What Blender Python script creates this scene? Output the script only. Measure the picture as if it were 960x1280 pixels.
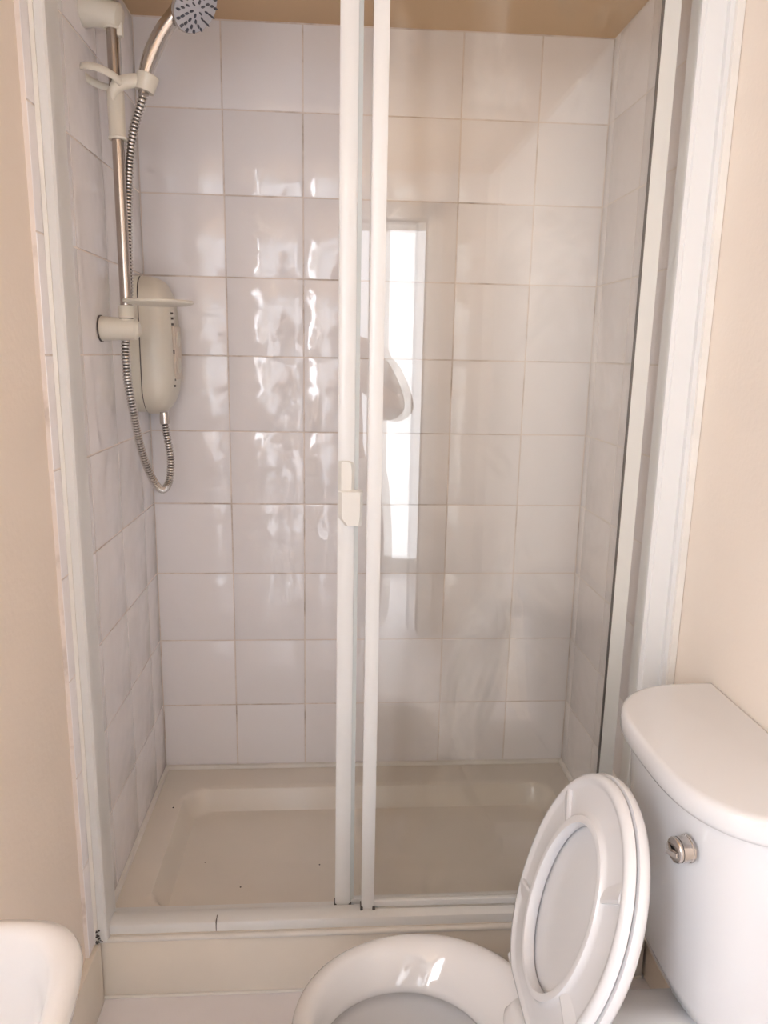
import bpy, bmesh, math, random
from mathutils import Vector, Matrix, Euler

random.seed(7)
scene = bpy.context.scene
for o in list(bpy.data.objects):
    bpy.data.objects.remove(o, do_unlink=True)
COL = scene.collection
PI = math.pi

# ------------------------------------------------------------------ camera
cam_d = bpy.data.cameras.new('camera')
cam = bpy.data.objects.new('camera', cam_d)
COL.objects.link(cam)
cam_d.sensor_fit = 'HORIZONTAL'
cam_d.sensor_width = 36.0
cam_d.lens = 933.4157 / 960 * 36.0
cam_d.clip_start = 0.005
CAM = Vector((.4817, -2.0451, 1.3623))
YAW, PITCH, ROLL = .0687, -.2083, .0191
fwd = Vector((math.sin(YAW) * math.cos(PITCH), math.cos(YAW) * math.cos(PITCH), math.sin(PITCH)))
rgt = Vector((math.cos(YAW), -math.sin(YAW), 0))
upv = rgt.cross(fwd)
r2 = math.cos(ROLL) * rgt + math.sin(ROLL) * upv
u2 = -math.sin(ROLL) * rgt + math.cos(ROLL) * upv
M = Matrix((r2, u2, -fwd)).transposed().to_4x4()
M.translation = CAM
cam.matrix_world = M
scene.camera = cam

# ------------------------------------------------------------------ world, exposure
world = bpy.data.worlds.new('world')
scene.world = world
world.use_nodes = True
bg = world.node_tree.nodes['Background']
bg.inputs[0].default_value = (.80, .87, 1.0, 1)
bg.inputs[1].default_value = 1.0
vs = scene.view_settings
vs.view_transform = 'Standard'
vs.look = 'None'
vs.gamma = 1.0
vs.use_curve_mapping = False
vs.exposure = 1.18
DAYLIGHT = 2.7                       # radiance of the daylit panes in the hall
DAY_COL = (.89, .925, 1.0)
WINDOW_DAY = 10.0                    # radiance of the frosted bathroom window

# ------------------------------------------------------------------ constants of the place (metres)
XL, XR = -.010, 1.1825               # tiled faces of the left and right walls
ZF, ZC = -.005, 2.152                 # floor and ceiling
ZT = .15                             # rim of the shower tray
YD = -2.70                           # wall with the doorway, behind the camera
T = .2                               # tile pitch

# ------------------------------------------------------------------ material helpers
def new_mat(name):
    m = bpy.data.materials.new(name)
    m.use_nodes = True
    return m, m.node_tree.nodes, m.node_tree.links, m.node_tree.nodes['Principled BSDF']

def plain(name, col, rough=.4, metal=0., coat=0., noise=0., nscale=8., bump=0., bscale=60., spec=.5):
    m, N, L, b = new_mat(name)
    b.inputs['Base Color'].default_value = (*col, 1)
    b.inputs['Roughness'].default_value = rough
    b.inputs['Metallic'].default_value = metal
    b.inputs['Coat Weight'].default_value = coat
    b.inputs['Coat Roughness'].default_value = .04
    b.inputs['Specular IOR Level'].default_value = spec
    tc = N.new('ShaderNodeTexCoord')
    if noise:
        n = N.new('ShaderNodeTexNoise'); n.inputs['Scale'].default_value = nscale
        n.inputs['Detail'].default_value = 4
        r = N.new('ShaderNodeValToRGB')
        r.color_ramp.elements[0].position = .3; r.color_ramp.elements[1].position = .7
        r.color_ramp.elements[0].color = (*[c * (1 - noise) for c in col], 1)
        r.color_ramp.elements[1].color = (*[min(1, c * (1 + noise * .5)) for c in col], 1)
        L.new(tc.outputs['Object'], n.inputs['Vector'])
        L.new(n.outputs['Fac'], r.inputs['Fac'])
        L.new(r.outputs['Color'], b.inputs['Base Color'])
    if bump:
        n2 = N.new('ShaderNodeTexNoise'); n2.inputs['Scale'].default_value = bscale
        n2.inputs['Detail'].default_value = 3
        bp = N.new('ShaderNodeBump'); bp.inputs['Distance'].default_value = bump
        bp.inputs['Strength'].default_value = 1
        L.new(tc.outputs['Object'], n2.inputs['Vector'])
        L.new(n2.outputs['Fac'], bp.inputs['Height'])
        L.new(bp.outputs['Normal'], b.inputs['Normal'])
    return m

def tile_material():
    m, N, L, b = new_mat('glazed_tile')
    b.inputs['Roughness'].default_value = .07
    tc = N.new('ShaderNodeTexCoord'); oi = N.new('ShaderNodeObjectInfo')
    mul = N.new('ShaderNodeMath'); mul.operation = 'MULTIPLY'; mul.inputs[1].default_value = 37.0
    add = N.new('ShaderNodeVectorMath'); add.operation = 'ADD'
    L.new(oi.outputs['Random'], mul.inputs[0])
    L.new(tc.outputs['Object'], add.inputs[0]); L.new(mul.outputs[0], add.inputs[1])
    n = N.new('ShaderNodeTexNoise'); n.inputs['Scale'].default_value = 22; n.inputs['Detail'].default_value = 1.0
    n.inputs['Roughness'].default_value = .35
    L.new(add.outputs[0], n.inputs['Vector'])
    bp = N.new('ShaderNodeBump'); bp.inputs['Strength'].default_value = 1; bp.inputs['Distance'].default_value = .0014
    L.new(n.outputs['Fac'], bp.inputs['Height']); L.new(bp.outputs['Normal'], b.inputs['Normal'])
    # each tile a shade of its own
    mr = N.new('ShaderNodeMapRange'); mr.inputs['To Min'].default_value = .97; mr.inputs['To Max'].default_value = 1.0
    L.new(oi.outputs['Random'], mr.inputs['Value'])
    mx = N.new('ShaderNodeMix'); mx.data_type = 'RGBA'; mx.blend_type = 'MULTIPLY'; mx.inputs[0].default_value = 1
    mx.inputs[6].default_value = (.90, .872, .885, 1)
    L.new(mr.outputs[0], mx.inputs[7]); L.new(mx.outputs[2], b.inputs['Base Color'])
    return m

def grout_material():
    m, N, L, b = new_mat('grout')
    b.inputs['Roughness'].default_value = .85
    tc = N.new('ShaderNodeTexCoord')
    n = N.new('ShaderNodeTexNoise'); n.inputs['Scale'].default_value = 5.0; n.inputs['Detail'].default_value = 5
    n.inputs['Roughness'].default_value = .65
    L.new(tc.outputs['Object'], n.inputs['Vector'])
    r = N.new('ShaderNodeValToRGB')
    e = r.color_ramp.elements
    e[0].position = .27; e[0].color = (.12, .09, .075, 1)
    e[1].position = .50; e[1].color = (.80, .72, .67, 1)
    x = r.color_ramp.elements.new(.37); x.color = (.50, .42, .37, 1)
    L.new(n.outputs['Fac'], r.inputs['Fac']); L.new(r.outputs['Color'], b.inputs['Base Color'])
    return m

def glass_material(name, tint):
    """thin clear sheet: passes light straight on, mirrors a little more at grazing angles, faint lime film"""
    m = bpy.data.materials.new(name); m.use_nodes = True
    N, L = m.node_tree.nodes, m.node_tree.links
    N.remove(N['Principled BSDF'])
    out = N['Material Output']
    tr = N.new('ShaderNodeBsdfTransparent'); tr.inputs[0].default_value = (*tint, 1)
    gl = N.new('ShaderNodeBsdfGlossy'); gl.inputs['Roughness'].default_value = 0.0
    gl.inputs['Color'].default_value = (1, 1, 1, 1)
    lw = N.new('ShaderNodeLayerWeight'); lw.inputs['Blend'].default_value = .5
    pw = N.new('ShaderNodeMath'); pw.operation = 'POWER'; pw.inputs[1].default_value = 5
    ma = N.new('ShaderNodeMath'); ma.operation = 'MULTIPLY_ADD'; ma.inputs[1].default_value = .95; ma.inputs[2].default_value = .036
    L.new(lw.outputs['Facing'], pw.inputs[0]); L.new(pw.outputs[0], ma.inputs[0])
    mix = N.new('ShaderNodeMixShader')
    L.new(ma.outputs[0], mix.inputs[0]); L.new(tr.outputs[0], mix.inputs[1]); L.new(gl.outputs[0], mix.inputs[2])
    # lime film in smears
    tc = N.new('ShaderNodeTexCoord')
    mp = N.new('ShaderNodeMapping'); mp.inputs['Scale'].default_value = (7, 1, 3.5); mp.inputs['Rotation'].default_value = (0, .5, 0)
    n = N.new('ShaderNodeTexNoise'); n.inputs['Scale'].default_value = 1.0; n.inputs['Detail'].default_value = 5
    n.inputs['Distortion'].default_value = 1.2
    L.new(tc.outputs['Object'], mp.inputs[0]); L.new(mp.outputs[0], n.inputs['Vector'])
    mr = N.new('ShaderNodeMapRange'); mr.inputs['From Min'].default_value = .56; mr.inputs['From Max'].default_value = .80
    mr.inputs['To Min'].default_value = .0; mr.inputs['To Max'].default_value = .06
    L.new(n.outputs['Fac'], mr.inputs['Value'])
    df = N.new('ShaderNodeBsdfDiffuse'); df.inputs[0].default_value = (.82, .80, .77, 1)
    mix2 = N.new('ShaderNodeMixShader')
    L.new(mr.outputs[0], mix2.inputs[0]); L.new(mix.outputs[0], mix2.inputs[1]); L.new(df.outputs[0], mix2.inputs[2])
    L.new(mix2.outputs[0], out.inputs['Surface'])
    return m

def emit_material(name, col, s):
    m = bpy.data.materials.new(name); m.use_nodes = True
    N, L = m.node_tree.nodes, m.node_tree.links
    N.remove(N['Principled BSDF'])
    e = N.new('ShaderNodeEmission'); e.inputs[0].default_value = (*col, 1); e.inputs[1].default_value = s
    L.new(e.outputs[0], N['Material Output'].inputs['Surface'])
    return m

MAT = dict(
    paint=plain('peach_paint', (.875, .775, .672), .55, noise=.03, nscale=3, bump=.0006, bscale=90),
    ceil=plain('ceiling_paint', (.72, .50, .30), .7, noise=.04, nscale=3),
    white_paint=plain('white_paint', (.83, .82, .80), .5, noise=.02),
    gloss_white=plain('white_gloss_paint', (.84, .83, .80), .22, noise=.02),
    tile=tile_material(),
    grout=grout_material(),
    tray=plain('tray_acrylic', (.79, .735, .66), .20, noise=.05, nscale=4),
    cream_panel=plain('cream_panel', (.86, .79, .69), .35, noise=.05, nscale=5),
    bead=plain('white_sealant', (.80, .77, .72), .35, noise=.08, nscale=9),
    floor=plain('pale_vinyl', (.88, .86, .90), .30, noise=.04, nscale=6),
    frame=plain('white_coated_metal', (.75, .75, .74), .28, noise=.02, nscale=4),
    frame_old=plain('yellowed_white_plastic', (.72, .705, .66), .32, noise=.03, nscale=4),
    frame_grey=plain('grey_channel', (.55, .52, .48), .4, noise=.03),
    rubber=plain('dark_seal', (.10, .09, .085), .6, noise=.1),
    glassA=glass_material('sliding_glass', (.985, .982, .972)),
    glassB=glass_material('fixed_glass', (.98, .975, .96)),
    edge=plain('glass_edge', (.60, .63, .62), .2, noise=.05),
    cream=plain('cream_plastic', (.76, .715, .62), .30, noise=.03),
    seam=plain('dark_seam', (.12, .10, .09), .6, noise=.1),
    ctrl=plain('control_strip', (.72, .62, .52), .35, noise=.1, nscale=30),
    chrome=plain('chrome', (.60, .56, .53), .20, metal=1., noise=.05, nscale=20),
    rail=plain('worn_chrome', (.46, .41, .37), .24, metal=1., noise=.08, nscale=20),
    groove=plain('shaded_hose_groove', (.09, .08, .075), .6, noise=.1),  # dark inner tube between the ribs, with the grooves' shade put into its colour
    grout_light=plain('pale_grout', (.76, .71, .66), .8, noise=.06, nscale=6),
    hose=plain('steel_hose', (.62, .60, .58), .25, metal=1., noise=.08, nscale=20),
    nozzle_face=plain('grey_spray_face', (.58, .57, .60), .35, noise=.05),
    nozzle=plain('dark_nozzle', (.10, .10, .12), .5, noise=.1),
    ceramic=plain('ceramic', (.71, .70, .70), .07, coat=.3, noise=.01, nscale=3),
    seat=plain('seat_plastic', (.75, .745, .755), .16, noise=.01, nscale=3),
    water=plain('bowl_water', (.62, .58, .56), .02, noise=.02),
    mould=plain('mould', (.06, .05, .045), .9, noise=.4, nscale=60),
    skin=plain('skin', (.45, .27, .19), .5, noise=.05),
    knit=plain('taupe_knit', (.30, .25, .24), .85, noise=.12, nscale=60),
    denim=plain('pale_denim', (.55, .60, .72), .8, noise=.08, nscale=50),
    hair=plain('dark_hair', (.05, .035, .025), .5, noise=.3, nscale=40),
    black=plain('black_phone', (.03, .03, .035), .15, noise=.1),
    day=emit_material('daylit_frosted_pane', DAY_COL, DAYLIGHT),
    day2=emit_material('daylit_bathroom_pane', DAY_COL, WINDOW_DAY),
)

# ------------------------------------------------------------------ geometry helpers
def link(o, parent=None):
    COL.objects.link(o)
    if parent is not None:
        o.parent = parent
    return o

def from_bm(name, bm, mat, parent=None, smooth=True, angle=40):
    me = bpy.data.meshes.new(name)
    bmesh.ops.recalc_face_normals(bm, faces=bm.faces)
    bm.to_mesh(me); bm.free()
    me.materials.append(MAT[mat] if isinstance(mat, str) else mat)
    if smooth:
        for p in me.polygons: p.use_smooth = True
        try: me.set_sharp_from_angle(angle=math.radians(angle))
        except Exception: pass
    return link(bpy.data.objects.new(name, me), parent)

def add_box(bm, lo, hi, bev=0., seg=2):
    lo, hi = Vector(lo), Vector(hi)
    r = bmesh.ops.create_cube(bm, size=1)
    vs_ = r['verts']
    for v in vs_:
        v.co = Vector(((lo[i] + hi[i]) / 2 + v.co[i] * (hi[i] - lo[i]) for i in range(3)))
    if bev:
        es = list({e for v in vs_ for e in v.link_edges})
        bmesh.ops.bevel(bm, geom=es, offset=bev, segments=seg, profile=.5, affect='EDGES')
    return bm

def box(name, lo, hi, mat, parent=None, bev=0., seg=2):
    return from_bm(name, add_box(bmesh.new(), lo, hi, bev, seg), mat, parent)

def add_loft(bm, rings, cap0=True, cap1=True, closed=True):
    R = [[bm.verts.new(p) for p in ring] for ring in rings]
    n = len(R[0])
    for a, b in zip(R, R[1:]):
        for i in range(n if closed else n - 1):
            j = (i + 1) % n
            bm.faces.new((a[i], a[j], b[j], b[i]))
    if cap0: bm.faces.new(R[0][::-1])
    if cap1: bm.faces.new(R[-1])
    return bm

def frames(path):
    """parallel transport frames along a list of points"""
    P = [Vector(p) for p in path]
    Ts = []
    for i in range(len(P)):
        a = P[max(i - 1, 0)]; b = P[min(i + 1, len(P) - 1)]
        Ts.append((b - a).normalized())
    ref = Vector((0, 1, 0)) if abs(Ts[0].y) < .8 else Vector((1, 0, 0))
    nn = (ref - Ts[0] * ref.dot(Ts[0])).normalized()
    out = []
    for i, t in enumerate(Ts):
        nn = (nn - t * nn.dot(t)).normalized()
        out.append((P[i], nn, t.cross(nn)))
    return out

def add_tube(bm, path, radii, seg=16, cap=True):
    if not isinstance(radii, (list, tuple)): radii = [radii] * len(path)
    rings = []
    for (p, a, b), r in zip(frames(path), radii):
        rings.append([p + (a * math.cos(t) + b * math.sin(t)) * r for t in [2 * PI * k / seg for k in range(seg)]])
    return add_loft(bm, rings, cap, cap)

def catmull(pts, n=10):
    P = [Vector(p) for p in pts]
    P = [P[0] * 2 - P[1]] + P + [P[-1] * 2 - P[-2]]
    out = []
    for i in range(1, len(P) - 2):
        for k in range(n):
            t = k / n
            a, b, c, d = P[i - 1], P[i], P[i + 1], P[i + 2]
            out.append(.5 * ((2 * b) + (c - a) * t + (2 * a - 5 * b + 4 * c - d) * t * t + (3 * b - a - 3 * c + d) * t ** 3))
    out.append(P[-2])
    return out

def resample(path, step):
    out = [path[0].copy()]; acc = 0
    for a, b in zip(path, path[1:]):
        d = (b - a).length
        while acc + d >= step:
            t = (step - acc) / d
            a = a.lerp(b, t); out.append(a.copy()); d = (b - a).length; acc = 0
        acc += d
    return out

def add_lathe(bm, origin, axis, prof, seg=32):
    """prof: list of (distance along axis, radius)"""
    axis = Vector(axis).normalized()
    a = axis.orthogonal().normalized(); b = axis.cross(a)
    rings = [[Vector(origin) + axis * h + (a * math.cos(t) + b * math.sin(t)) * max(r, 1e-4)
              for t in [2 * PI * k / seg for k in range(seg)]] for h, r in prof]
    return add_loft(bm, rings)

def empty(name, loc, label, cat, group=None):
    o = bpy.data.objects.new(name, None)
    o.empty_display_size = .05
    o.location = loc
    link(o)
    tag(o, label, cat, group)
    return o

def tag(o, label, cat, group=None):
    o['label'] = label; o['category'] = cat
    if group: o['group'] = group
    return o

def adopt(parent, *kids):
    """parent kids whose meshes are in world coordinates"""
    bpy.context.view_layer.update()
    inv = Matrix.Translation(parent.location).inverted()
    for k in kids:
        k.parent = parent
        k.matrix_parent_inverse = inv
    return parent

def struct(o, label=None):
    o['kind'] = 'structure'
    if label: o['label'] = label
    return o

# ------------------------------------------------------------------ room shell
XPL, XPR = XL - .009, XR + .005       # painted wall faces
struct(box('floor', (XPL - .10, YD - .1, ZF - .1), (XPR + .10, .12, ZF), 'floor'), 'pale lavender white vinyl bathroom floor')
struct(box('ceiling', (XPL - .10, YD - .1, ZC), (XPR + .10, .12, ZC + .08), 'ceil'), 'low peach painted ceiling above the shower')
wall_back = struct(box('wall_back', (XPL - .10, .009, ZF), (XPR + .10, .12, ZC), 'paint'), 'back wall of the shower with square white tiles')
LW0, LW1, LZ0, LZ1 = -2.66, -2.04, 1.02, 2.06          # bathroom window, left wall, behind the camera
bm = bmesh.new()
add_box(bm, (XPL - .10, LW1, ZF), (XPL, .009, ZC)); add_box(bm, (XPL - .10, YD - .1, ZF), (XPL, LW0, ZC))
add_box(bm, (XPL - .10, LW0, ZF), (XPL, LW1, LZ0)); add_box(bm, (XPL - .10, LW0, LZ1), (XPL, LW1, ZC))
wall_left = struct(from_bm('wall_left', bm, 'paint'), 'left wall, peach paint with white tiles in the shower')
wall_right = struct(box('wall_right', (XPR, YD - .1, ZF), (XPR + .10, .009, ZC), 'paint'), 'right wall, peach paint behind the toilet cistern')

# grout beds
YTL, YTR = -.71, -.64                 # where the tiling stops on the side walls
box('grout_bed', (XL - .009, .0014, ZT - .02), (XR + .005, .009, ZC), 'grout', wall_back)
box('grout_bed', (XPL, YTL + .001, ZT - .02), (XL - .0014, 0, ZC), 'grout', wall_left)
box('grout_bed', (XR + .0012, YTR + .001, ZT - .02), (XPR, 0, ZC), 'grout_light', wall_right)

# tiles: one mesh for each size, shared by all tiles of that size
GAP = .0032
tile_mesh = {}
def get_tile(w, h):
    key = (round(w, 4), round(h, 4))
    if key not in tile_mesh:
        bm = bmesh.new()
        add_box(bm, (-(w - GAP) / 2, -(h - GAP) / 2, -.006), ((w - GAP) / 2, (h - GAP) / 2, 0), 0)
        es = [e for e in bm.edges if all(v.co.z > -.001 for v in e.verts)]
        bmesh.ops.bevel(bm, geom=es, offset=.0018, segments=2, profile=.6, affect='EDGES')
        me = bpy.data.meshes.new('tile')
        bmesh.ops.recalc_face_normals(bm, faces=bm.faces)
        bm.to_mesh(me); bm.free()
        me.materials.append(MAT['tile'])
        for p in me.polygons: p.use_smooth = True
        me.set_sharp_from_angle(angle=math.radians(50))
        tile_mesh[key] = me
    return tile_mesh[key]

def lay(parent, origin, udir, normal, ucuts, zcuts):
    udir, normal = Vector(udir), Vector(normal)
    vdir = normal.cross(udir)
    rot = Matrix((udir, vdir, normal)).transposed()
    for a, b in zip(ucuts, ucuts[1:]):
        for c, d in zip(zcuts, zcuts[1:]):
            me = get_tile(abs(b - a), abs(d - c))
            o = bpy.data.objects.new('tile', me)
            jit = Euler((random.gauss(0, .0022), random.gauss(0, .0022), 0)).to_matrix()
            o.matrix_world = Matrix.Translation(Vector(origin) + udir * ((a + b) / 2) + Vector((0, 0, (c + d) / 2))) @ (rot @ jit).to_4x4()
            link(o, parent)

ZR = [ZT + T * k for k in range(11)]
lay(wall_back, (0, 0, 0), (1, 0, 0), (0, -1, 0), [XL] + [T * k for k in range(1, 6)] + [XR], ZR)
lay(wall_left, (XL, 0, 0), (0, 1, 0), (1, 0, 0), [-.71, -.51, -.31, -.11, 0], ZR)
lay(wall_right, (XR, 0, 0), (0, -1, 0), (-1, 0, 0), [0, .04, .24, .44, .64], ZR)

struct(box('baseboard_left', (XPL, YD, ZF), (XPL + .017, -.664, ZT - .004), 'cream_panel', None, .003), 'cream baseboard along the left wall below the basin')

# doorway wall behind the camera
DX0, DX1, DZ1 = .08, .875, 1.955
bm = bmesh.new()
add_box(bm, (XPL - .1, YD - .10, ZF), (DX0, YD, ZC))
add_box(bm, (DX1, YD - .10, ZF), (XPR + .1, YD, ZC))
add_box(bm, (DX0, YD - .10, DZ1), (DX1, YD, ZC))
struct(from_bm('wall_front', bm, 'paint'), 'peach wall with the doorway')
bm = bmesh.new()
for a, b in ((DX0 - .065, DX0), (DX1, DX1 + .065)):
    add_box(bm, (a, YD - .115, ZF), (b, YD + .016, DZ1 + .065), .005)
add_box(bm, (DX0 - .065, YD - .115, DZ1), (DX1 + .065, YD + .016, DZ1 + .065), .005)
struct(from_bm('trim_1', bm, 'gloss_white'), 'white gloss architrave around the doorway')

# hall beyond the doorway with a daylit glazed door
HY = -3.75
struct(box('floor_hall', (-.9, HY - .1, ZF - .1), (2.0, YD - .1, ZF), 'floor'), 'pale hall floor')
struct(box('ceiling_hall', (-.9, HY - .1, 2.30), (2.0, YD - .1, 2.38), 'white_paint'), 'white hall ceiling')
struct(box('wall_hall_left', (-1.0, HY - .1, ZF), (-.9, YD - .1, 2.30), 'white_paint'), 'white hall wall')
struct(box('wall_hall_right', (2.0, HY - .1, ZF), (2.1, YD - .1, 2.30), 'white_paint'), 'white hall wall')
WX0, WX1, WZ0, WZ1 = -.35, 1.30, .04, 2.12
bm = bmesh.new()
add_box(bm, (-.9, HY - .1, ZF), (WX0, HY, 2.30)); add_box(bm, (WX1, HY - .1, ZF), (2.0, HY, 2.30))
add_box(bm, (WX0, HY - .1, WZ1), (WX1, HY, 2.30)); add_box(bm, (WX0, HY - .1, ZF), (WX1, HY, WZ0))
struct(from_bm('wall_hall_end', bm, 'white_paint'), 'white hall end wall')
bm = bmesh.new()                     # wall strips above and beside the doorway on the hall side
add_box(bm, (-.9, YD - .10, ZF), (XPL - .1, YD - .02, 2.30)); add_box(bm, (XPR + .1, YD - .10, ZF), (2.0, YD - .02, 2.30))
add_box(bm, (XPL - .1, YD - .10, ZC), (XPR + .1, YD - .02, 2.30))
struct(from_bm('wall_hall_near', bm, 'white_paint'), 'white hall wall around the doorway')
win = struct(from_bm('window_1', add_box(add_box(add_box(add_box(bmesh.new(),
    (WX0, HY - .07, WZ0), (WX0 + .05, HY - .01, WZ1)), (WX1 - .05, HY - .07, WZ0), (WX1, HY - .01, WZ1)),
    (WX0 + .05, HY - .07, WZ1 - .05), (WX1 - .05, HY - .01, WZ1)), (WX0 + .05, HY - .07, WZ0), (WX1 - .05, HY - .01, WZ0 + .05)),
    'gloss_white'), 'white framed glazed door with daylit frosted panes')
xs = [WX0 + .05, .20, .24, .73, .77, WX1 - .05]
for a, b in ((xs[0], xs[1]), (xs[2], xs[3]), (xs[4], xs[5])):
    box('pane', (a, HY - .05, WZ0 + .05), (b, HY - .04, WZ1 - .05), 'day', win)
for a, b in ((xs[1], xs[2]), (xs[3], xs[4])):
    box('mullion', (a, HY - .065, WZ0 + .05), (b, HY - .015, WZ1 - .05), 'gloss_white', win)

bm = bmesh.new()
for a, b, c, d in ((LW0, LW0 + .04, LZ0, LZ1), (LW1 - .04, LW1, LZ0, LZ1), (LW0 + .04, LW1 - .04, LZ0, LZ0 + .04), (LW0 + .04, LW1 - .04, LZ1 - .04, LZ1),
                   (LW0 + .04, LW1 - .04, 1.66, 1.70)):
    add_box(bm, (XPL - .075, a, c), (XPL - .02, b, d))
win2 = struct(from_bm('window_2', bm, 'gloss_white'), 'white framed frosted bathroom window in the left wall')
box('pane', (XPL - .055, LW0 + .04, LZ0 + .04), (XPL - .045, LW1 - .04, 1.66), 'day2', win2)
box('pane', (XPL - .055, LW0 + .04, 1.70), (XPL - .045, LW1 - .04, LZ1 - .04), 'day2', win2)

# ------------------------------------------------------------------ shower tray
def sd_round(x, y, cx, cy, hx, hy, r):
    qx, qy = abs(x - cx) - hx + r, abs(y - cy) - hy + r
    return math.hypot(max(qx, 0), max(qy, 0)) + min(max(qx, qy), 0) - r
def smooth(t):
    t = max(0, min(1, t)); return t * t * (3 - 2 * t)
tx0, tx1, ty0, ty1 = XL + .002, XR - .002, -.653, -.002
def tray_z(x, y):
    s = sd_round(x, y, (.068 + 1.115) / 2, (-.105 - .585) / 2, (1.115 - .068) / 2, (.585 - .105) / 2, .075)
    z = ZT - .058 * smooth(-s / .036)
    if s < -.04: z -= .010 * smooth((-s - .04) / .25)
    return z
bm = bmesh.new()
nx, ny = 120, 72
G = [[bm.verts.new((tx0 + (tx1 - tx0) * i / nx, ty0 + (ty1 - ty0) * j / ny,
      tray_z(tx0 + (tx1 - tx0) * i / nx, ty0 + (ty1 - ty0) * j / ny))) for i in range(nx + 1)] for j in range(ny + 1)]
for j in range(ny):
    for i in range(nx):
        bm.faces.new((G[j][i], G[j][i + 1], G[j + 1][i + 1], G[j + 1][i]))
# skirt of the tray
loop = [G[0][i] for i in range(nx + 1)] + [G[j][nx] for j in range(1, ny + 1)] + [G[ny][i] for i in range(nx - 1, -1, -1)] + [G[j][0] for j in range(ny - 1, 0, -1)]
low = [bm.verts.new((v.co.x, max(v.co.y, -.634), ZT - .075)) for v in loop]
for i in range(len(loop)):
    j = (i + 1) % len(loop)
    bm.faces.new((loop[j], loop[i], low[i], low[j]))
bm.faces.new(low)
tray = empty('shower_tray', (.586, -.33, ZF), 'low cream acrylic shower tray with a sunken floor, below the tiles', 'shower tray')
t_body = from_bm('basin', bm, 'tray')
t_panel = from_bm('front_panel', add_box(bmesh.new(), (XL + .002, -.6535, ZF), (XR - .002, -.638, ZT - .010), .002), 'cream_panel')
t_panel['label'] = 'cream front panel under the tray'
t_lip = from_bm('front_lip', add_box(bmesh.new(), (XL + .002, -.6625, ZT - .013), (XR - .002, -.650, ZT - .0005), .0055, 4), 'bead')
def bead(path, r):
    bm = bmesh.new(); add_tube(bm, path, r, 8); return from_bm('sealant_bead', bm, 'bead')
beads = [bead([(XL + .002, -.003, ZT + .002), (XR - .002, -.003, ZT + .002)], .009),
         bead([(XL + .002, -.002, ZT + .002), (XL + .002, -.58, ZT + .002)], .009),
         bead([(XR - .002, -.002, ZT + .002), (XR - .002, -.58, ZT + .002)], .009),
         bead([(XL + .002, -.6545, ZF + .002), (XR - .002, -.6545, ZF + .002)], .004)]
specks = []
for x, y, r in ((.26, -.44, .0022), (.45, -.36, .002), (.052, -.20, .0025), (.16, -.35, .0012)):
    bm = bmesh.new(); z = tray_z(x, y)
    add_lathe(bm, (x, y, z - .0005), (0, 0, 1), [(0, r), (.0012, r * .9), (.0018, r * .4)], 10)
    specks.append(from_bm('dirt_speck', bm, 'mould'))
adopt(tray, t_body, t_panel, t_lip, *beads, *specks)

# ------------------------------------------------------------------ shower enclosure frame
frame = empty('shower_door_frame', (.586, -.62, ZT), 'white metal frame around the shower opening with a bottom track on the tray', 'door frame')
def prism_x(name, prof, x0, x1, mat):
    bm = bmesh.new()
    add_loft(bm, [[(x0, y, z) for y, z in prof], [(x1, y, z) for y, z in prof]])
    return from_bm(name, bm, mat, angle=35)
def prism_z(name, prof, z0, z1, mat):
    bm = bmesh.new()
    add_loft(bm, [[(x, y, z0) for x, y in prof], [(x, y, z1) for x, y in prof]])
    return from_bm(name, bm, mat, angle=35)
track_prof = [(-.651, ZT), (-.651, ZT + .012), (-.648, ZT + .019), (-.641, ZT + .023), (-.625, ZT + .0235), (-.612, ZT + .022),
              (-.606, ZT + .018), (-.606, ZT + .006), (-.577, ZT + .004), (-.577, ZT)]
fr = [prism_x('bottom_track', track_prof, XL + .012, XR - .03, 'frame')]
ZTOP = 2.03
fr.append(prism_z('wall_jamb', [(XL + .0005, -.672), (XL + .020, -.672), (XL + .0235, -.668), (XL + .0245, -.655), (XL + .0225, -.645),
                                (XL + .0225, -.600), (XL + .017, -.597), (XL + .017, -.585), (XL + .0005, -.585)], ZT + .0005, ZTOP, 'frame'))
fr.append(prism_z('seal_strip', [(XL + .0005, -.5846), (XL + .012, -.5846), (XL + .012, -.580), (XL + .0005, -.580)], ZT, ZTOP, 'cream'))
fr.append(prism_z('edge_bead', [(XL + .0005, -.678), (XL + .007, -.676), (XL + .007, -.6722), (XL + .0005, -.6722)], ZT, ZTOP, 'bead'))
fr.append(prism_z('wall_jamb', [(XR - .0005, -.642), (XR - .020, -.642), (XR - .022, -.634), (XR - .056, -.632), (XR - .060, -.627),
                                (XR - .060, -.575), (XR - .0005, -.575)], ZT, ZTOP, 'frame'))
fr.append(prism_z('edge_bead', [(XR + .004, -.6465), (XR - .010, -.6475), (XR - .012, -.6422), (XR + .004, -.6405)], ZT, ZTOP, 'bead'))
fr.append(box('head_rail', (XL + .001, -.652, ZTOP + .0005), (XR - .001, -.575, ZTOP + .045), 'frame', None, .004))
fr.append(box('track_joint', (.235, -.6518, ZT + .001), (.2365, -.632, ZT + .0242), 'seam'))
bm = bmesh.new()
for k in range(26):
    a = random.random()
    x = XL + .004 + abs(random.gauss(0, .004)); z = ZT + .004 + abs(random.gauss(0, .018))
    add_lathe(bm, (x, -.6785 - random.random() * .0004, z), (0, -1, 0), [(0, .0012 + .0022 * a), (.0006, .0010 + .0016 * a)], 7)
fr.append(from_bm('mould_stain', bm, 'mould'))
adopt(frame, *fr)

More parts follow.
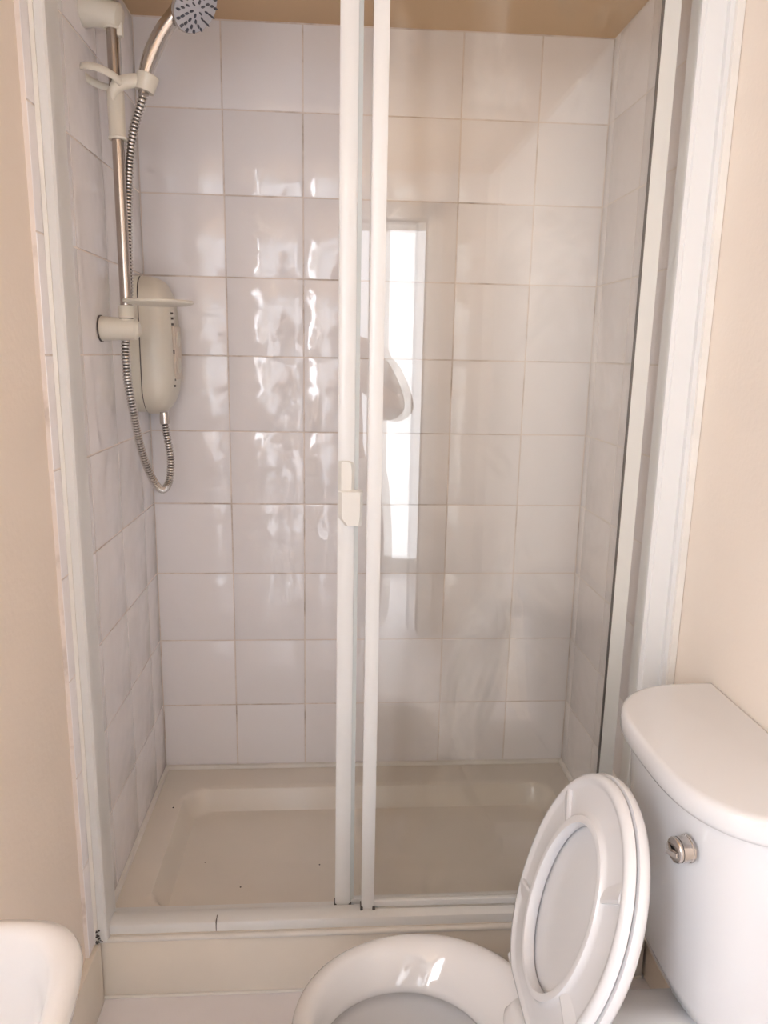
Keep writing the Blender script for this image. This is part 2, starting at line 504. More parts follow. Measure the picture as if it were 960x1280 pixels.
# ------------------------------------------------------------------ glazed panels
def panel(name, label, x0, x1, y, z0, z1, wl, wr, dl, dr, mat_g, mat_f, yaw, top=True):
    c = Vector(((x0 + x1) / 2, y, z0))
    root = empty(name, c, label, 'glass door')
    kids = []
    kids.append(prism_z('stile', [(x0, y - dl / 2 + .002), (x0 + .003, y - dl / 2), (x0 + wl - .003, y - dl / 2), (x0 + wl, y - dl / 2 + .002),
                                  (x0 + wl, y + dl / 2), (x0, y + dl / 2)], z0, z1, mat_f))
    if wr:
        kids.append(prism_z('stile', [(x1 - wr, y - dr / 2), (x1, y - dr / 2), (x1, y + dr / 2), (x1 - wr, y + dr / 2)], z0, z1, mat_f))
    kids.append(box('bottom_rail', (x0 + wl, y - .006, z0 + .003), (x1 - wr, y + .006, z0 + .017), mat_f, None, .002))
    kids.append(box('top_rail', (x0 + wl, y - .006, z1 - .02), (x1 - wr, y + .006, z1), mat_f, None, .002))
    g = box('glass_pane', (x0 + wl * .5, y - .002, z0 + .010), (x1 - wr * .5, y + .002, z1 - .010), mat_g)
    kids.append(g)
    return root, kids, c

ZP0, ZP1 = ZT + .0085, 2.028
# sliding door, pushed to the right behind the fixed panel
rootA, kA, cA = panel('sliding_glass_door', 'sliding glass shower door with a white handle, slid open behind the fixed panel',
                      .489, 1.094, -.5915, ZP0, ZP1, .033, .030, .022, .014, 'glassA', 'frame', 0)
kA.append(prism_z('glazing_bead', [(.5222, -.598), (.5300, -.596), (.5300, -.587), (.5222, -.587)], ZP0, ZP1, 'edge'))
kA.append(prism_z('dark_gasket', [(1.0600, -.5985), (1.0638, -.5985), (1.0638, -.594), (1.0600, -.594)], ZP0, ZP1, 'rubber'))
# handle: long thin grip with a wider pull tab at its lower end
bm = bmesh.new()
def rr(x0, x1, z, yb, yf):
    c = .006
    return [(x0, yb, z), (x0, yf + c, z), (x0 + c, yf, z), (x1 - c, yf, z), (x1, yf + c, z), (x1, yb, z)]
hz = [(1.030, .504, .536), (1.046, .4915, .538), (1.052, .491, .5385), (1.098, .491, .5385), (1.1005, .4905, .5375), (1.1015, .490, .522), (1.140, .490, .522), (1.154, .490, .520), (1.158, .491, .512)]
add_loft(bm, [rr(a, b, z, -.6026, -.6135 if z < 1.1 else -.6095) for z, a, b in hz])
hd = from_bm('handle', bm, 'frame_old', angle=30); hd['label'] = 'white moulded pull handle on the door stile'
kA.append(hd)
for x in (.4895, .5215):
    kA.append(box('bottom_seal', (x - .003, -.604, ZP0 - .003), (x + .003, -.582, ZP0 + .010), 'rubber', None, .001))
adopt(rootA, *kA)
rootA.rotation_euler.z = math.radians(.22)

rootB, kB, cB = panel('fixed_glass_panel', 'fixed clear glass shower panel on the right, next to the cistern',
                      .546, XR - .055, -.6220, ZP0 + .0155, ZP1, .0275, .010, .016, .012, 'glassB', 'frame', 0)
for x in (.5465, .573):
    kB.append(box('bottom_seal', (x - .003, -.633, ZP0 + .0135), (x + .003, -.612, ZP0 + .022), 'rubber', None, .001))
kB.append(box('bottom_gasket', (.58, -.6285, ZP0 + .0140), (XR - .066, -.6155, ZP0 + .0185), 'frame_grey'))
adopt(rootB, *kB)
rootB.rotation_euler.z = math.radians(-.30)

# ------------------------------------------------------------------ electric shower box on the left wall
unit = empty('electric_shower', (XL, -.09, 1.37), 'cream electric shower box on the left tiled wall by the corner', 'shower unit')
def rrect_yz(x, y0, y1, z0, z1, r, n=8, rb=None):
    pts = []
    rb = rb or r
    for cy, cz, a0, q in ((y1 - r, z1 - r, 0, r), (y0 + r, z1 - r, PI / 2, r), (y0 + rb, z0 + rb, PI, rb), (y1 - rb, z0 + rb, 1.5 * PI, rb)):
        for k in range(n + 1):
            a = a0 + k / n * PI / 2
            pts.append((x, cy + q * math.cos(a), cz + q * math.sin(a)))
    return pts
UY0, UY1, UZ0, UZ1 = -.168, -.012, 1.203, 1.538
uk = []
bm = bmesh.new()
add_loft(bm, [rrect_yz(XL + .0002, UY0, UY1, UZ0 + .004, UZ1, .045, 8, .07), rrect_yz(XL + .022, UY0, UY1, UZ0 + .004, UZ1, .045, 8, .07)])
uk.append(from_bm('back_plate', bm, 'cream'))
bm = bmesh.new()
add_loft(bm, [rrect_yz(XL + .0222, UY0 + .001, UY1 - .001, UZ0 + .003, UZ1 - .001, .045, 8, .07), rrect_yz(XL + .0248, UY0 + .001, UY1 - .001, UZ0 + .003, UZ1 - .001, .045, 8, .07)])
uk.append(from_bm('seam', bm, 'seam'))
bm = bmesh.new()
rings = []
for x, ins, bot in ((.025, 0, 0), (.05, .001, .000), (.068, .004, .006), (.080, .010, .016), (.088, .020, .032), (.091, .034, .055)):
    rings.append(rrect_yz(XL + x, UY0 - .001 + ins, UY1 - ins, UZ0 + bot, UZ1 - ins * 1.3, max(.05 - ins * .2, .03), 8, .072 - ins * .5))
add_loft(bm, rings)
for v in bm.verts:                     # fuller in the middle, slimmer at both ends
    f = 1.10 - .26 * abs((v.co.z - 1.355) / .168) ** 2.2
    if v.co.x > XL + .03: v.co.x = XL + .025 + (v.co.x - XL - .025) * f
uk.append(from_bm('cover', bm, 'cream', angle=60))
bm = bmesh.new()
add_box(bm, (XL + .088, -.125, 1.29), (XL + .0990, -.052, 1.42), .0015)
uk.append(from_bm('control_panel', bm, 'ctrl'))
for z, r in ((1.39, .020), (1.325, .020)):
    bm = bmesh.new(); add_lathe(bm, (XL + .0985, -.09, z), (1, 0, 0), [(0, r), (.003, r * .95), (.004, r * .8)], 24)
    uk.append(from_bm('dial', bm, 'cream'))
for y, z in ((-.130, 1.450), (-.128, 1.438), (-.127, 1.424), (-.127, 1.36), (-.126, 1.355), (-.126, 1.29), (-.128, 1.275), (-.124, 1.29)):
    bm = bmesh.new(); add_lathe(bm, (XL + .085, y, z), (1, 0, 0), [(0, .003), (.0122, .0026)], 10)
    uk.append(from_bm('indicator_dot', bm, 'seam'))
bm = bmesh.new(); add_lathe(bm, (.055, -.125, UZ0 + .006), (.02, 0, -1), [(0, .010), (.012, .0115), (.028, .0115), (.03, .009)], 20)
uk.append(from_bm('outlet_nut', bm, 'chrome'))
adopt(unit, *uk)

# ------------------------------------------------------------------ riser rail with brackets, slider and soap dish
RX, RY = .0455, -.392
rail = empty('shower_riser_rail', (XL, RY, 1.40), 'chrome riser rail with cream brackets and soap dish on the left wall', 'shower rail')
rk = []
bm = bmesh.new(); add_tube(bm, [(RX, RY, 1.40), (RX, RY, 2.02)], .0118, 24)
rk.append(from_bm('pole', bm, 'rail'))
def bracket(z, rad, droop, end):
    bm = bmesh.new()
    path = catmull([(XL + .0003, RY, z), (XL + .02, RY, z), (RX - .012, RY, z - droop * .3), (RX + end, RY, z - droop)], 5)
    n = len(path)
    add_tube(bm, path, [rad * (1.06 - .18 * i / n) for i in range(n - 1)] + [rad * .55], 22)
    return from_bm('wall_bracket', bm, 'cream')
rk.append(bracket(1.404, .0245, .0, .026))
rk.append(bracket(2.003, .027, .010, .020))
bm = bmesh.new(); add_lathe(bm, (XL + .0002, RY, 1.404), (1, 0, 0), [(0, .0275), (.003, .0275)], 24)
rk.append(from_bm('bracket_seam', bm, 'seam'))
bm = bmesh.new(); add_lathe(bm, (RX, RY, 1.404), (0, 0, 1), [(0, .016), (.046, .016), (.048, .0145)], 24)
rk.append(from_bm('rail_socket', bm, 'cream'))
bm = bmesh.new(); add_lathe(bm, (RX, RY, 1.4245), (0, 0, 1), [(0, .0163), (.002, .0163)], 24)
rk.append(from_bm('socket_seam', bm, 'seam'))
bm = bmesh.new(); add_lathe(bm, (RX, RY, 1.972), (0, 0, 1), [(0, .0155), (.04, .0155)], 24)
rk.append(from_bm('rail_socket', bm, 'cream'))
bm = bmesh.new(); add_box(bm, (RX + .006, RY - .006, 1.960), (RX + .020, RY + .010, 1.985), .003)
rk.append(from_bm('socket_clip', bm, 'cream'))
# soap dish: shallow round saucer clipped to the rail
bm = bmesh.new()
add_lathe(bm, (RX + .066, RY + .005, 1.4535), (0, 0, 1), [(0, .045), (.001, .060), (.005, .071), (.0085, .073), (.0105, .0715), (.0095, .068), (.006, .060), (.0045, .01)], 48)
rk.append(from_bm('soap_dish', bm, 'cream'))
# sliding handset holder
bm = bmesh.new()
add_lathe(bm, (RX, RY, 1.773), (0, 0, 1), [(0, .0175), (.004, .0185), (.008, .0160), (.088, .0168), (.096, .012)], 24)
rk.append(from_bm('slider', bm, 'cream'))
bm = bmesh.new()
path = catmull([(RX - .004, RY - .012, 1.850), (RX + .006, RY - .014, 1.868), (RX + .030, RY - .006, 1.880), (RX + .052, RY + .004, 1.886)], 6)
n = len(path)
rings = []
for i, (p, a, b) in enumerate(frames(path)):
    h, w = .0135, .010
    rings.append([p + Vector((0, 1, 0)) * w * math.cos(t) + a.cross(Vector((0, 1, 0))).normalized() * 0 + Vector((-.35, 0, 1)).normalized() * h * math.sin(t) for t in [2 * PI * k / 16 for k in range(16)]])
add_loft(bm, rings)
rk.append(from_bm('holder_arm', bm, 'cream'))
HAX = Vector((.30, 0, 1)).normalized()
HB = Vector((.1015, -.385, 1.872))
bm = bmesh.new()
add_lathe(bm, HB, HAX, [(-.006, .0165), (-.006, .0195), (.010, .0210), (.024, .0225), (.026, .0210), (.026, .016), (-.004, .0135), (-.006, .0165)], 28)
rk.append(from_bm('holder_cup', bm, 'cream'))
# flat loop that guides the hose, on the wall side of the slider
bm = bmesh.new()
c = Vector((.0225, RY - .014, 1.882))
ax = Vector((.28, .30, 1)).normalized(); a0 = Vector((1, 0, -.28)).normalized(); b0 = ax.cross(a0)
rings = []
for k in range(40):
    t = 2 * PI * k / 40
    rd = a0 * math.cos(t) * .040 + b0 * math.sin(t) * .030
    cc = c + rd; o_ = rd.normalized()
    rings.append([cc + o_ * .0040 * math.cos(s) + ax * .0078 * math.sin(s) for s in [2 * PI * j / 12 for j in range(12)]])
rings.append(rings[0])
add_loft(bm, rings, False, False)
bmesh.ops.remove_doubles(bm, verts=bm.verts, dist=1e-6)
rk.append(from_bm('hose_ring', bm, 'cream'))
adopt(rail, *rk)

# ------------------------------------------------------------------ handset resting in the holder, and its hose
hs = empty('shower_handset', HB, 'chrome shower handset tilted in the cream holder at the top of the rail', 'shower head')
hp = catmull([HB + HAX * -.012, (.1035, -.383, 1.897), (.1165, -.380, 1.935), (.138, -.379, 1.975), (.166, -.380, 2.010), (.186, -.382, 2.026)], 6)
n = len(hp)
rad = [.0098 + (.0165 - .0098) * smooth(i / (n - 1) * 1.3) for i in range(n)]
for i in range(n):
    u = i / (n - 1)
    rad[i] = .0105 + .0060 * smooth(u * 2.2) - .0015 * smooth((u - .5) * 3) + .004 * smooth((u - .75) * 4)
bm = bmesh.new(); add_tube(bm, hp, rad, 20)
h1 = from_bm('handle', bm, 'chrome')
FN = Vector((.62, -.42, -.66)).normalized()
FC = Vector((.2080, -.392, 2.018))
bm = bmesh.new()
add_lathe(bm, FC - FN * .034, FN, [(0, .012), (.004, .026), (.014, .042), (.026, .050), (.031, .0515), (.033, .050)], 36)
h2 = from_bm('head_shell', bm, 'chrome')
bm = bmesh.new()
add_lathe(bm, FC - FN * .0012, FN, [(0, .0485), (.002, .0480), (.004, .041), (.005, .014), (.0052, .001)], 36)
h3 = from_bm('spray_face', bm, 'nozzle_face')
bm = bmesh.new()
a = FN.orthogonal().normalized(); b = FN.cross(a)
for rr_, cnt in ((.013, 6), (.024, 10), (.034, 13), (.043, 16)):
    for k in range(cnt):
        t = 2 * PI * (k + .3 * rr_ * 100) / cnt
        d = a * math.cos(t) + b * math.sin(t)
        s = b * math.cos(t) - a * math.sin(t)
        p = FC + d * rr_ + FN * .0022
        add_loft(bm, [[p + d * .0042 * math.cos(q) + s * .0017 * math.sin(q) + FN * hh for q in [2 * PI * j / 8 for j in range(8)]] for hh in (-.001, .0045)])
h4 = from_bm('nozzles', bm, 'nozzle'); h4['kind'] = 'stuff'
adopt(hs, h1, h2, h3, h4)

hpts = [HB + HAX * -.016, (.0930, -.386, 1.842), (.0765, -.380, 1.802), (.0625, -.372, 1.745), (.0540, -.368, 1.670), (.0490, -.366, 1.590), (.0455, -.364, 1.500),
        (.0400, -.362, 1.430), (.0330, -.366, 1.377), (.0330, -.366, 1.306), (.0370, -.350, 1.235), (.0380, -.300, 1.140), (.0490, -.250, 1.060),
        (.0600, -.205, 1.026), (.0695, -.168, 1.040), (.0710, -.145, 1.095), (.0605, -.130, 1.150), (.0560, -.1255, 1.180)]
path = resample(catmull(hpts, 14), .00115)
bm = bmesh.new()
PIT = 6
prof_h = [.0092, .0096, .0096, .0092, .0070, .0070]
add_tube(bm, path, [prof_h[i % PIT] for i in range(len(path))], 12)
hose = from_bm('shower_hose', bm, 'hose', angle=35)
hose.data.materials.append(MAT['groove'])
for i_, p_ in enumerate(hose.data.polygons):
    if (i_ // 12) % PIT == 4: p_.material_index = 1
tag(hose, 'ribbed steel hose looping below the cream shower box', 'hose')

# ------------------------------------------------------------------ toilet
toilet = empty('toilet', (.80, -1.04, ZF), 'white close-coupled toilet with its seat and lid raised, against the right wall', 'toilet')
tk = []
SEG = 72
PY = .03                                # slight turn of the pan
def ell(cx, cy, l, w, z, n=SEG, sq=2.0):
    pts = []
    for k in range(n):
        t = 2 * PI * k / n
        cu, su = math.cos(t), math.sin(t)
        u = l * math.copysign(abs(cu) ** (2 / sq), cu); v = w * math.copysign(abs(su) ** (2 / sq), su)
        pts.append((cx + u * math.cos(PY) - v * math.sin(PY), cy + u * math.sin(PY) + v * math.cos(PY), z))
    return pts
BX, BY = .624, -1.070
rings = [ell(.76, BY, .205, .105, ZF), ell(.76, BY, .200, .098, ZF + .03), ell(.74, BY, .190, .092, .10), ell(.70, BY, .185, .115, .18),
         ell(.655, BY, .190, .150, .245), ell(.632, BY, .198, .170, .290), ell(BX, BY, .204, .177, .318), ell(BX, BY, .205, .178, .333),
         ell(BX, BY, .2015, .1745, .344), ell(BX, BY, .194, .167, .351), ell(BX - .001, BY, .183, .157, .3535), ell(BX - .004, BY, .171, .147, .350),
         ell(BX - .010, BY - .003, .158, .137, .338), ell(BX - .018, BY - .008, .146, .128, .319), ell(.598, BY - .014, .138, .1215, .302),
         ell(.597, BY - .015, .1355, .119, .294), ell(.597, BY - .015, .137, .121, .286), ell(.600, BY - .012, .148, .132, .280),
         ell(.610, BY - .01, .150, .132, .25), ell(.622, BY - .008, .135, .112, .19), ell(.64, BY, .105, .080, .13), ell(.66, BY, .07, .055, .09), ell(.67, BY, .04, .035, .08)]
bm = bmesh.new(); add_loft(bm, rings)
tk.append(from_bm('pan', bm, 'ceramic', angle=80))
bm = bmesh.new()
add_loft(bm, [ell(.6245, BY - .007, .129, .1055, .178), ell(.6245, BY - .007, .129, .1055, .180)])
tk.append(from_bm('water', bm, 'water'))
# shelf of the pan under the cistern
bm = bmesh.new()
def rrxy(x0, x1, y0, y1, z, r, n=6):
    pts = []
    for cx, cy, a0 in ((x1 - r, y1 - r, 0), (x0 + r, y1 - r, PI / 2), (x0 + r, y0 + r, PI), (x1 - r, y0 + r, 1.5 * PI)):
        for k in range(n + 1):
            a = a0 + k / n * PI / 2
            pts.append((cx + r * math.cos(a), cy + r * math.sin(a), z))
    return pts
add_loft(bm, [rrxy(.80, 1.16, -1.12, -1.03, .05, .03), rrxy(.77, 1.16, -1.13, -1.025, .20, .04), rrxy(.755, 1.165, -1.14, -1.025, .29, .045),
              rrxy(.755, 1.165, -1.145, -1.025, .332, .045), rrxy(.765, 1.155, -1.135, -1.035, .347, .04)])
tk.append(from_bm('pan_shelf', bm, 'ceramic', angle=60))
# cistern: bowed front, flat back
CYC = -1.010
def dplan(z, hl, depth, n=40, ex=3.0, back=None):
    xb = back if back is not None else XPR - .0015
    pts = [(xb, CYC + hl * .985, z)]
    for k in range(n + 1):
        t = PI * k / n
        cu, su = math.cos(t), math.sin(t)
        y = CYC + hl * math.copysign(abs(cu) ** (2 / ex), cu)
        x = xb - depth * abs(su) ** (2 / ex)
        pts.append((x, y, z))
    pts.append((xb, CYC - hl * .985, z))
    return pts
bm = bmesh.new()
add_loft(bm, [dplan(.348, .150, .125), dplan(.352, .165, .142), dplan(.366, .180, .158), dplan(.40, .190, .170), dplan(.50, .199, .184), dplan(.62, .206, .195), dplan(.7365, .211, .203)])
tk.append(from_bm('cistern', bm, 'ceramic', angle=60))
bm = bmesh.new()
add_loft(bm, [dplan(.7370, .218, .214), dplan(.7385, .2215, .2185), dplan(.745, .2235, .2215), dplan(.758, .2235, .2220), dplan(.7685, .2225, .2210), dplan(.7735, .2190, .2175), dplan(.7758, .2140, .2120, back=XPR - .004), dplan(.7765, .207, .204, back=XPR - .009)])
tk.append(from_bm('cistern_lid', bm, 'ceramic', angle=70))
# chrome flush knob with a pointed lever
kn = Vector((-1, -.12, 0)).normalized()
kb = Vector((.9925, -1.128, .677))
bm = bmesh.new()
add_lathe(bm, kb - kn * -.0005, kn, [(0, .0195), (.003, .0195), (.004, .0185), (.017, .0182)], 32)
kb_o = from_bm('flush_knob', bm, 'chrome'); kb_o['label'] = 'chrome flush knob'
bm = bmesh.new()
add_lathe(bm, kb + kn * .0190, kn, [(0, .0180), (.003, .0183), (.005, .0170), (.006, .014), (.0064, .004)], 32)
s = kn.cross(Vector((0, 0, 1))).normalized()
p = kb + kn * .0245
add_loft(bm, [[p - s * .013 + Vector((0, 0, dz)) + kn * dn for dz, dn in ((-.004, 0), (.004, 0), (.004, .004), (-.004, .004))],
              [p + kn * .004 + Vector((0, 0, dz)) + kn * dn for dz, dn in ((-.003, 0), (.003, 0), (.003, .008), (-.003, .008))],
              [p + s * .013 + Vector((0, 0, dz)) + kn * dn for dz, dn in ((-.004, 0), (.004, 0), (.004, .003), (-.004, .003))]])
k2 = from_bm('flush_lever', bm, 'chrome'); k2['label'] = 'small chrome lever on the flush knob'
bm = bmesh.new(); add_lathe(bm, kb + kn * .0165, kn, [(0, .0172), (.003, .0172)], 32)
k3 = from_bm('knob_gap', bm, 'seam')
tk += [kb_o, k2, k3]

# raised seat and lid: local plane (u along depth, v up), w = towards the room
SC, STI, SYA = Vector((.862, -1.055, .530)), .317, .03
su_ = Vector((math.sin(SYA), math.cos(SYA), 0)); sn0 = Vector((-math.cos(SYA), math.sin(SYA), 0))
sv_ = Vector((0, 0, 1)) * math.cos(STI) - sn0 * math.sin(STI)
sn_ = (sn0 - sv_ * sn0.dot(sv_)).normalized()
def sp(u, v, w): return SC + su_ * u + sv_ * v + sn_ * w
NS = 96
def outer(t, k=1.0, flat=True):
    u, v = .178 * math.sin(t), .202 * math.cos(t)
    if v < 0:                            # straighter flanks towards the hinge
        u = math.copysign(.178 * abs(math.sin(t)) ** .72, u)
    u *= k; v *= k
    return u, max(v, -.196 * k)
def hole(t):
    return .098 * math.sin(t), -.012 + .132 * math.cos(t)
prof = [(0, .004), (0, .014), (.03, .0185), (.10, .0195), (.17, .0185), (.21, .0125), (.28, .0110), (.72, .0095), (.79, .0105), (.84, .0145), (.92, .0140), (.98, .0105), (1.0, .005), (1.0, .0015), (.97, .0002), (.03, .0002)]
rings = []
for f, w in prof:
    ring = []
    for k in range(NS):
        t = 2 * PI * k / NS
        a_, b_ = hole(t), outer(t)
        ring.append(sp(a_[0] + (b_[0] - a_[0]) * f, a_[1] + (b_[1] - a_[1]) * f, w + .008))
    rings.append(ring)
rings.append(rings[0])
bm = bmesh.new(); add_loft(bm, rings, False, False)
bmesh.ops.remove_doubles(bm, verts=bm.verts, dist=1e-6)
seat_o = from_bm('seat', bm, 'seat', angle=50)
# bumpers moulded across the recess of the seat underside
bump_o = []
for t in (math.radians(52), math.radians(-52), math.radians(118), math.radians(-118)):
    bm = bmesh.new()
    a_, b_ = Vector(hole(t)), Vector(outer(t))
    d = (b_ - a_).normalized(); s_ = Vector((-d.y, d.x)); L_ = (b_ - a_).length
    sg = 1 if abs(math.degrees(t)) > 90 else -1
    R0 = []
    for f, hw in ((.20, .007), (.80, .008)):
        c2 = a_ + d * L_ * f
        pts = []
        for q, hh in ((-hw * 2.6, .008), (hw, .008), (hw, .0165), (hw * .4, .0175), (-hw * 2.6, .0108)):
            e = c2 + s_ * q
            pts.append(sp(e.x, e.y, hh + .008 - .001))
        R0.append(pts)
    add_loft(bm, R0)
    bump_o.append(from_bm('bumper', bm, 'seat', angle=25))
# lid
bm = bmesh.new()
rings = []
for k_, w in ((.0, .0055), (.55, .0050), (.90, .0045), (.985, .0055), (1.012, .0050), (1.02, .0010), (1.018, -.006), (.99, -.013), (.93, -.017), (.6, -.022), (.25, -.024), (.0, -.0245)):
    rings.append([sp(*outer(2 * PI * i / NS, max(k_, 1e-3)), w) for i in range(NS)])
add_loft(bm, rings)
lid_o = from_bm('lid', bm, 'seat', angle=50)
bm = bmesh.new()
add_tube(bm, [sp(-.10, -.197, .006), sp(.10, -.197, .006)], .011, 16)
hin = from_bm('hinge_bar', bm, 'seat')
adopt(toilet, *tk, seat_o, lid_o, hin)
for o in bump_o:
    o.parent = seat_o
    o.matrix_parent_inverse = Matrix.Identity(4)

# ------------------------------------------------------------------ wash basin on the left wall
bz = .82
bas = empty('wash_basin', (XPL, -1.66, bz - .15), 'small white wash basin on the left wall, cut off by the lower left corner', 'basin')
WXF, WY0, WY1 = .2635, -1.90, -1.392
def bring(x0, x1, y0, y1, r, z, n=8):
    pts = []
    for cx, cy, a0, rr_ in ((x1 - r, y1 - r, 0, r), (x0 + .012, y1 - .012, PI / 2, .012), (x0 + .012, y0 + .012, PI, .012), (x1 - r, y0 + r, 1.5 * PI, r)):
        for k in range(n + 1):
            a = a0 + k / n * PI / 2
            pts.append((cx + rr_ * math.cos(a), cy + rr_ * math.sin(a), z))
    return pts
def bell(x0, x1, y0, y1, z, n=36, ex=2.8):
    cx, cy, hx, hy = (x0 + x1) / 2, (y0 + y1) / 2, (x1 - x0) / 2, (y1 - y0) / 2
    pts = []
    for k in range(n):
        t = PI / 4 * 0 + 2 * PI * k / n
        c_, s_ = math.cos(t), math.sin(t)
        pts.append((cx + hx * math.copysign(abs(c_) ** (2 / ex), c_), cy + hy * math.copysign(abs(s_) ** (2 / ex), s_), z))
    return pts
def brsup(x0, x1, y0, y1, z, ex): return bell(x0, x1, y0, y1, z, 48, ex)
xb = XPL + .001
rings = [brsup(xb, .17, -1.83, -1.46, bz - .16, 4), brsup(xb, .22, -1.87, -1.425, bz - .11, 4.5), brsup(xb, .255, -1.895, -1.40, bz - .05, 5), brsup(xb, WXF - .002, WY0 + .001, WY1 - .001, bz - .02, 5.2),
         brsup(xb, WXF, WY0, WY1, bz - .010, 5.2), brsup(xb, WXF - .003, WY0 + .003, WY1 - .003, bz - .002, 5.2), brsup(xb + .004, WXF - .010, WY0 + .010, WY1 - .010, bz, 5),
         brsup(xb + .05, WXF - .014, WY0 + .016, WY1 - .015, bz - .0005, 3.8), brsup(xb + .054, WXF - .019, WY0 + .02, WY1 - .020, bz - .006, 3.6),
         brsup(xb + .058, WXF - .024, WY0 + .026, WY1 - .025, bz - .035, 3.4), brsup(xb + .070, WXF - .034, WY0 + .05, WY1 - .040, bz - .085, 2.9),
         brsup(xb + .10, WXF - .075, WY0 + .13, WY1 - .12, bz - .120, 2.4), brsup(xb + .125, WXF - .105, WY0 + .21, WY1 - .21, bz - .128, 2)]
bm = bmesh.new(); add_loft(bm, rings)
bb = from_bm('bowl', bm, 'ceramic', angle=70)
bm = bmesh.new()
add_lathe(bm, (xb + .035, -1.66, bz - .001), (0, 0, 1), [(0, .022), (.004, .022), (.006, .015), (.07, .013), (.085, .016), (.1, .012)], 20)
add_tube(bm, [(xb + .035, -1.66, bz + .06), (xb + .07, -1.66, bz + .075), (xb + .105, -1.66, bz + .06)], [.010, .010, .009], 14)
tp = from_bm('tap', bm, 'chrome')
adopt(bas, bb, tp)

# ------------------------------------------------------------------ the photographer, seen only as a reflection
FZ = ZF
def skin_obj(name, verts, edges, radii, mat, root_i=0, sub=2):
    me = bpy.data.meshes.new(name)
    me.from_pydata([Vector(v) for v in verts], edges, [])
    me.materials.append(MAT[mat])
    o = bpy.data.objects.new(name, me); link(o)
    md = o.modifiers.new('skin', 'SKIN'); md.use_smooth_shade = True
    if not me.skin_vertices:
        bm_ = bmesh.new(); bm_.from_mesh(me); bm_.verts.layers.skin.verify(); bm_.to_mesh(me); bm_.free()
    lay_ = me.skin_vertices[0].data
    for i, r in enumerate(radii):
        rx, ry = (r if isinstance(r, tuple) else (r, r))
        lay_[i].radius = (rx, ry); lay_[i].use_root = (i == root_i)
    ss = o.modifiers.new('sub', 'SUBSURF'); ss.levels = sub; ss.render_levels = sub
    return o
px, py = .480, -2.42
V, E_, Rr = [], [], []
def av(co, r, link_to=None):
    V.append(co); Rr.append(r)
    if link_to is not None: E_.append((link_to, len(V) - 1))
    return len(V) - 1
pel = av((px, py, FZ + .93), (.155, .105))
wai = av((px, py, FZ + 1.08), (.130, .09), pel)
che = av((px, py - .01, FZ + 1.28), (.150, .10), wai)
cla = av((px, py - .01, FZ + 1.40), (.110, .075), che)
nec = av((px, py, FZ + 1.475), .052, cla)
jaw = av((px, py + .02, FZ + 1.55), (.066, .078), nec)
hed = av((px, py + .012, FZ + 1.63), (.076, .094), jaw)
top = av((px, py + .005, FZ + 1.70), (.058, .072), hed)
ph_c = CAM + Vector((.0, -.012, -.03))
for s in (1, -1):
    sh = av((px + s * .165, py - .005, FZ + 1.385), .052, cla)
    el = av((px + s * (.270 if s > 0 else .245), py + .07, FZ + 1.135), .041, sh)
    wr = av((ph_c.x + s * .088, ph_c.y - .075, ph_c.z - .055), .026, el)
    pa = av((ph_c.x + s * .078, ph_c.y - .030, ph_c.z - .028), (.020, .030), wr)
    for q in range(4):
        b1 = av((ph_c.x + s * .072, ph_c.y - .026 + .004 * q, ph_c.z - .040 + .020 * q), .0095, pa)
        b2 = av((ph_c.x + s * (.062 - .004 * (q % 2)), ph_c.y - .020, ph_c.z - .040 + .021 * q), .0085, b1)
        b3 = av((ph_c.x + s * (.050 - .004 * (q % 2)), ph_c.y - .0245, ph_c.z - .040 + .021 * q), .0075, b2)
    t1 = av((ph_c.x + s * .064, ph_c.y - .050, ph_c.z - .020), .0105, pa)
    t2 = av((ph_c.x + s * .050, ph_c.y - .052, ph_c.z - .002), .0085, t1)
    hip = av((px + s * .092, py, FZ + .86), (.085, .09), pel)
    kne = av((px + s * .100, py + .015, FZ + .48), .058, hip)
    ank = av((px + s * .105, py - .01, FZ + .085), .040, kne)
    toe = av((px + s * .115, py + .12, FZ + .035), .032, ank)
person = skin_obj('person', V, E_, Rr, 'skin')
tag(person, 'person in a taupe top and pale trousers holding up a phone, seen in the glass', 'person')
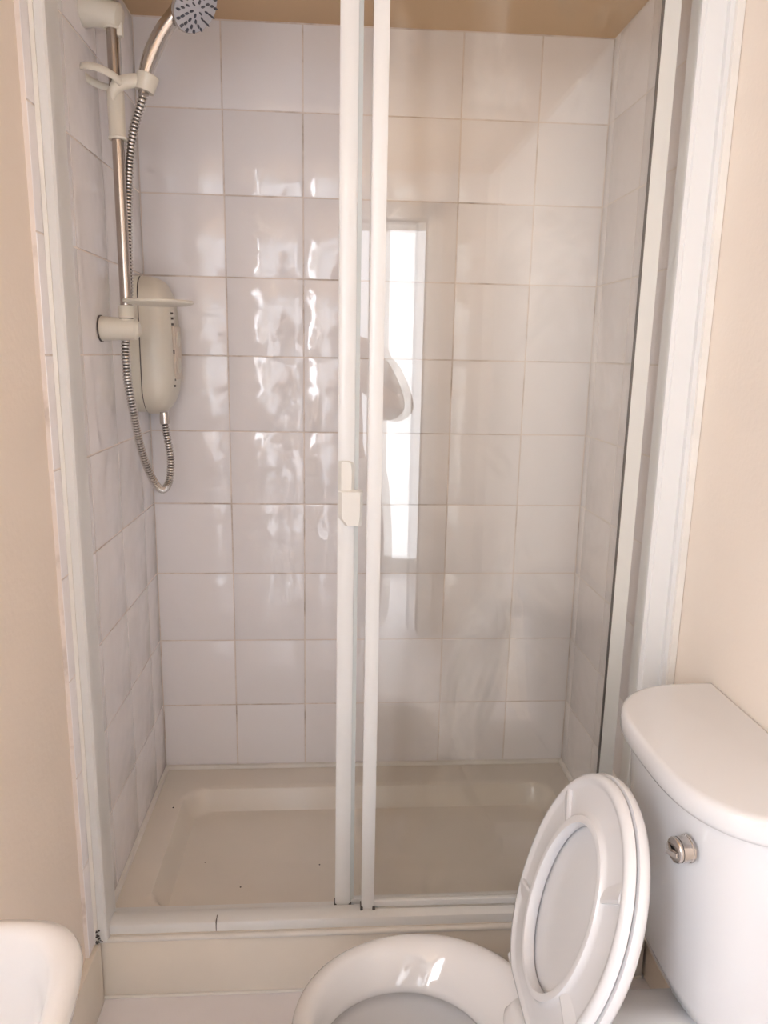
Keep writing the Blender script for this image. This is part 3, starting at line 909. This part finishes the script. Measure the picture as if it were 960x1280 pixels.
# clothes: separate shells a little larger than the body
V, E_, Rr = [], [], []
a = av((px, py, FZ + .90), (.175, .125)); b = av((px, py, FZ + 1.08), (.150, .110), a); c = av((px, py - .01, FZ + 1.28), (.170, .120), b); d = av((px, py - .01, FZ + 1.405), (.120, .085), c)
for s in (1, -1):
    e = av((px + s * .168, py - .005, FZ + 1.355), .082, d)
    f = av((px + s * (.268 if s > 0 else .25), py + .072, FZ + 1.120), .078, e)
    g = av((px + s * (.205 if s > 0 else .2), py + .15, FZ + 1.175), .056, f)
top_o = skin_obj('top', V, E_, Rr, 'knit')
V, E_, Rr = [], [], []
a = av((px, py, FZ + .95), (.165, .115))
for s in (1, -1):
    b = av((px + s * .125, py, FZ + .84), (.125, .115), a)
    c = av((px + s * .150, py + .012, FZ + .48), .105, b)
    d = av((px + s * .150, py - .008, FZ + .12), .085, c)
tro = skin_obj('trousers', V, E_, Rr, 'denim')
# hair and face
bm = bmesh.new()
hc = Vector((px, py - .004, FZ + 1.645))
rings = []
for i in range(12):
    ph = PI * i / 11
    rings.append([hc + Vector((.090 * math.sin(ph) * math.cos(t), -.022 + .098 * math.sin(ph) * math.sin(t) - (.035 if math.cos(ph) < 0.1 and math.sin(t) > 0 else 0) * math.sin(t),
                  .118 * math.cos(ph) - (.05 * (1 - math.cos(ph)) / 2 if math.sin(t) < 0 else 0))) for t in [2 * PI * k / 24 for k in range(24)]])
for r in (rings[0], rings[-1]):
    for k in range(24): r[k] = r[k] + Vector((.001 * math.cos(k), .001 * math.sin(k), 0))
add_loft(bm, rings)
hair = from_bm('hair', bm, 'hair')
bm = bmesh.new()
add_tube(bm, [(px, py + .095, FZ + 1.645), (px, py + .118, FZ + 1.60), (px, py + .098, FZ + 1.592)], [.008, .013, .009], 10)
nose = from_bm('nose', bm, 'skin')
eyes = []
for s in (1, -1):
    bm = bmesh.new(); add_lathe(bm, (px + s * .032, py + .094, FZ + 1.637), (0, 1, 0), [(0, .013), (.006, .011), (.010, .004)], 14)
    eyes.append(from_bm('eye', bm, 'black'))
bm = bmesh.new(); add_tube(bm, [(px - .025, py + .094, FZ + 1.562), (px, py + .101, FZ + 1.560), (px + .025, py + .094, FZ + 1.562)], [.004, .007, .004], 8)
mouth = from_bm('mouth', bm, plain('lips', (.40, .18, .15), .5, noise=.1))
for k in (top_o, tro, hair, nose, mouth, *eyes):
    k.parent = person
# phone held up where the picture was taken
bm = bmesh.new()
add_box(bm, (CAM.x - .062, CAM.y - .024, CAM.z - .105), (CAM.x + .016, CAM.y - .015, CAM.z + .045), .003)
ph = from_bm('phone', bm, 'black'); tag(ph, 'dark phone held up by the reflected person', 'phone')
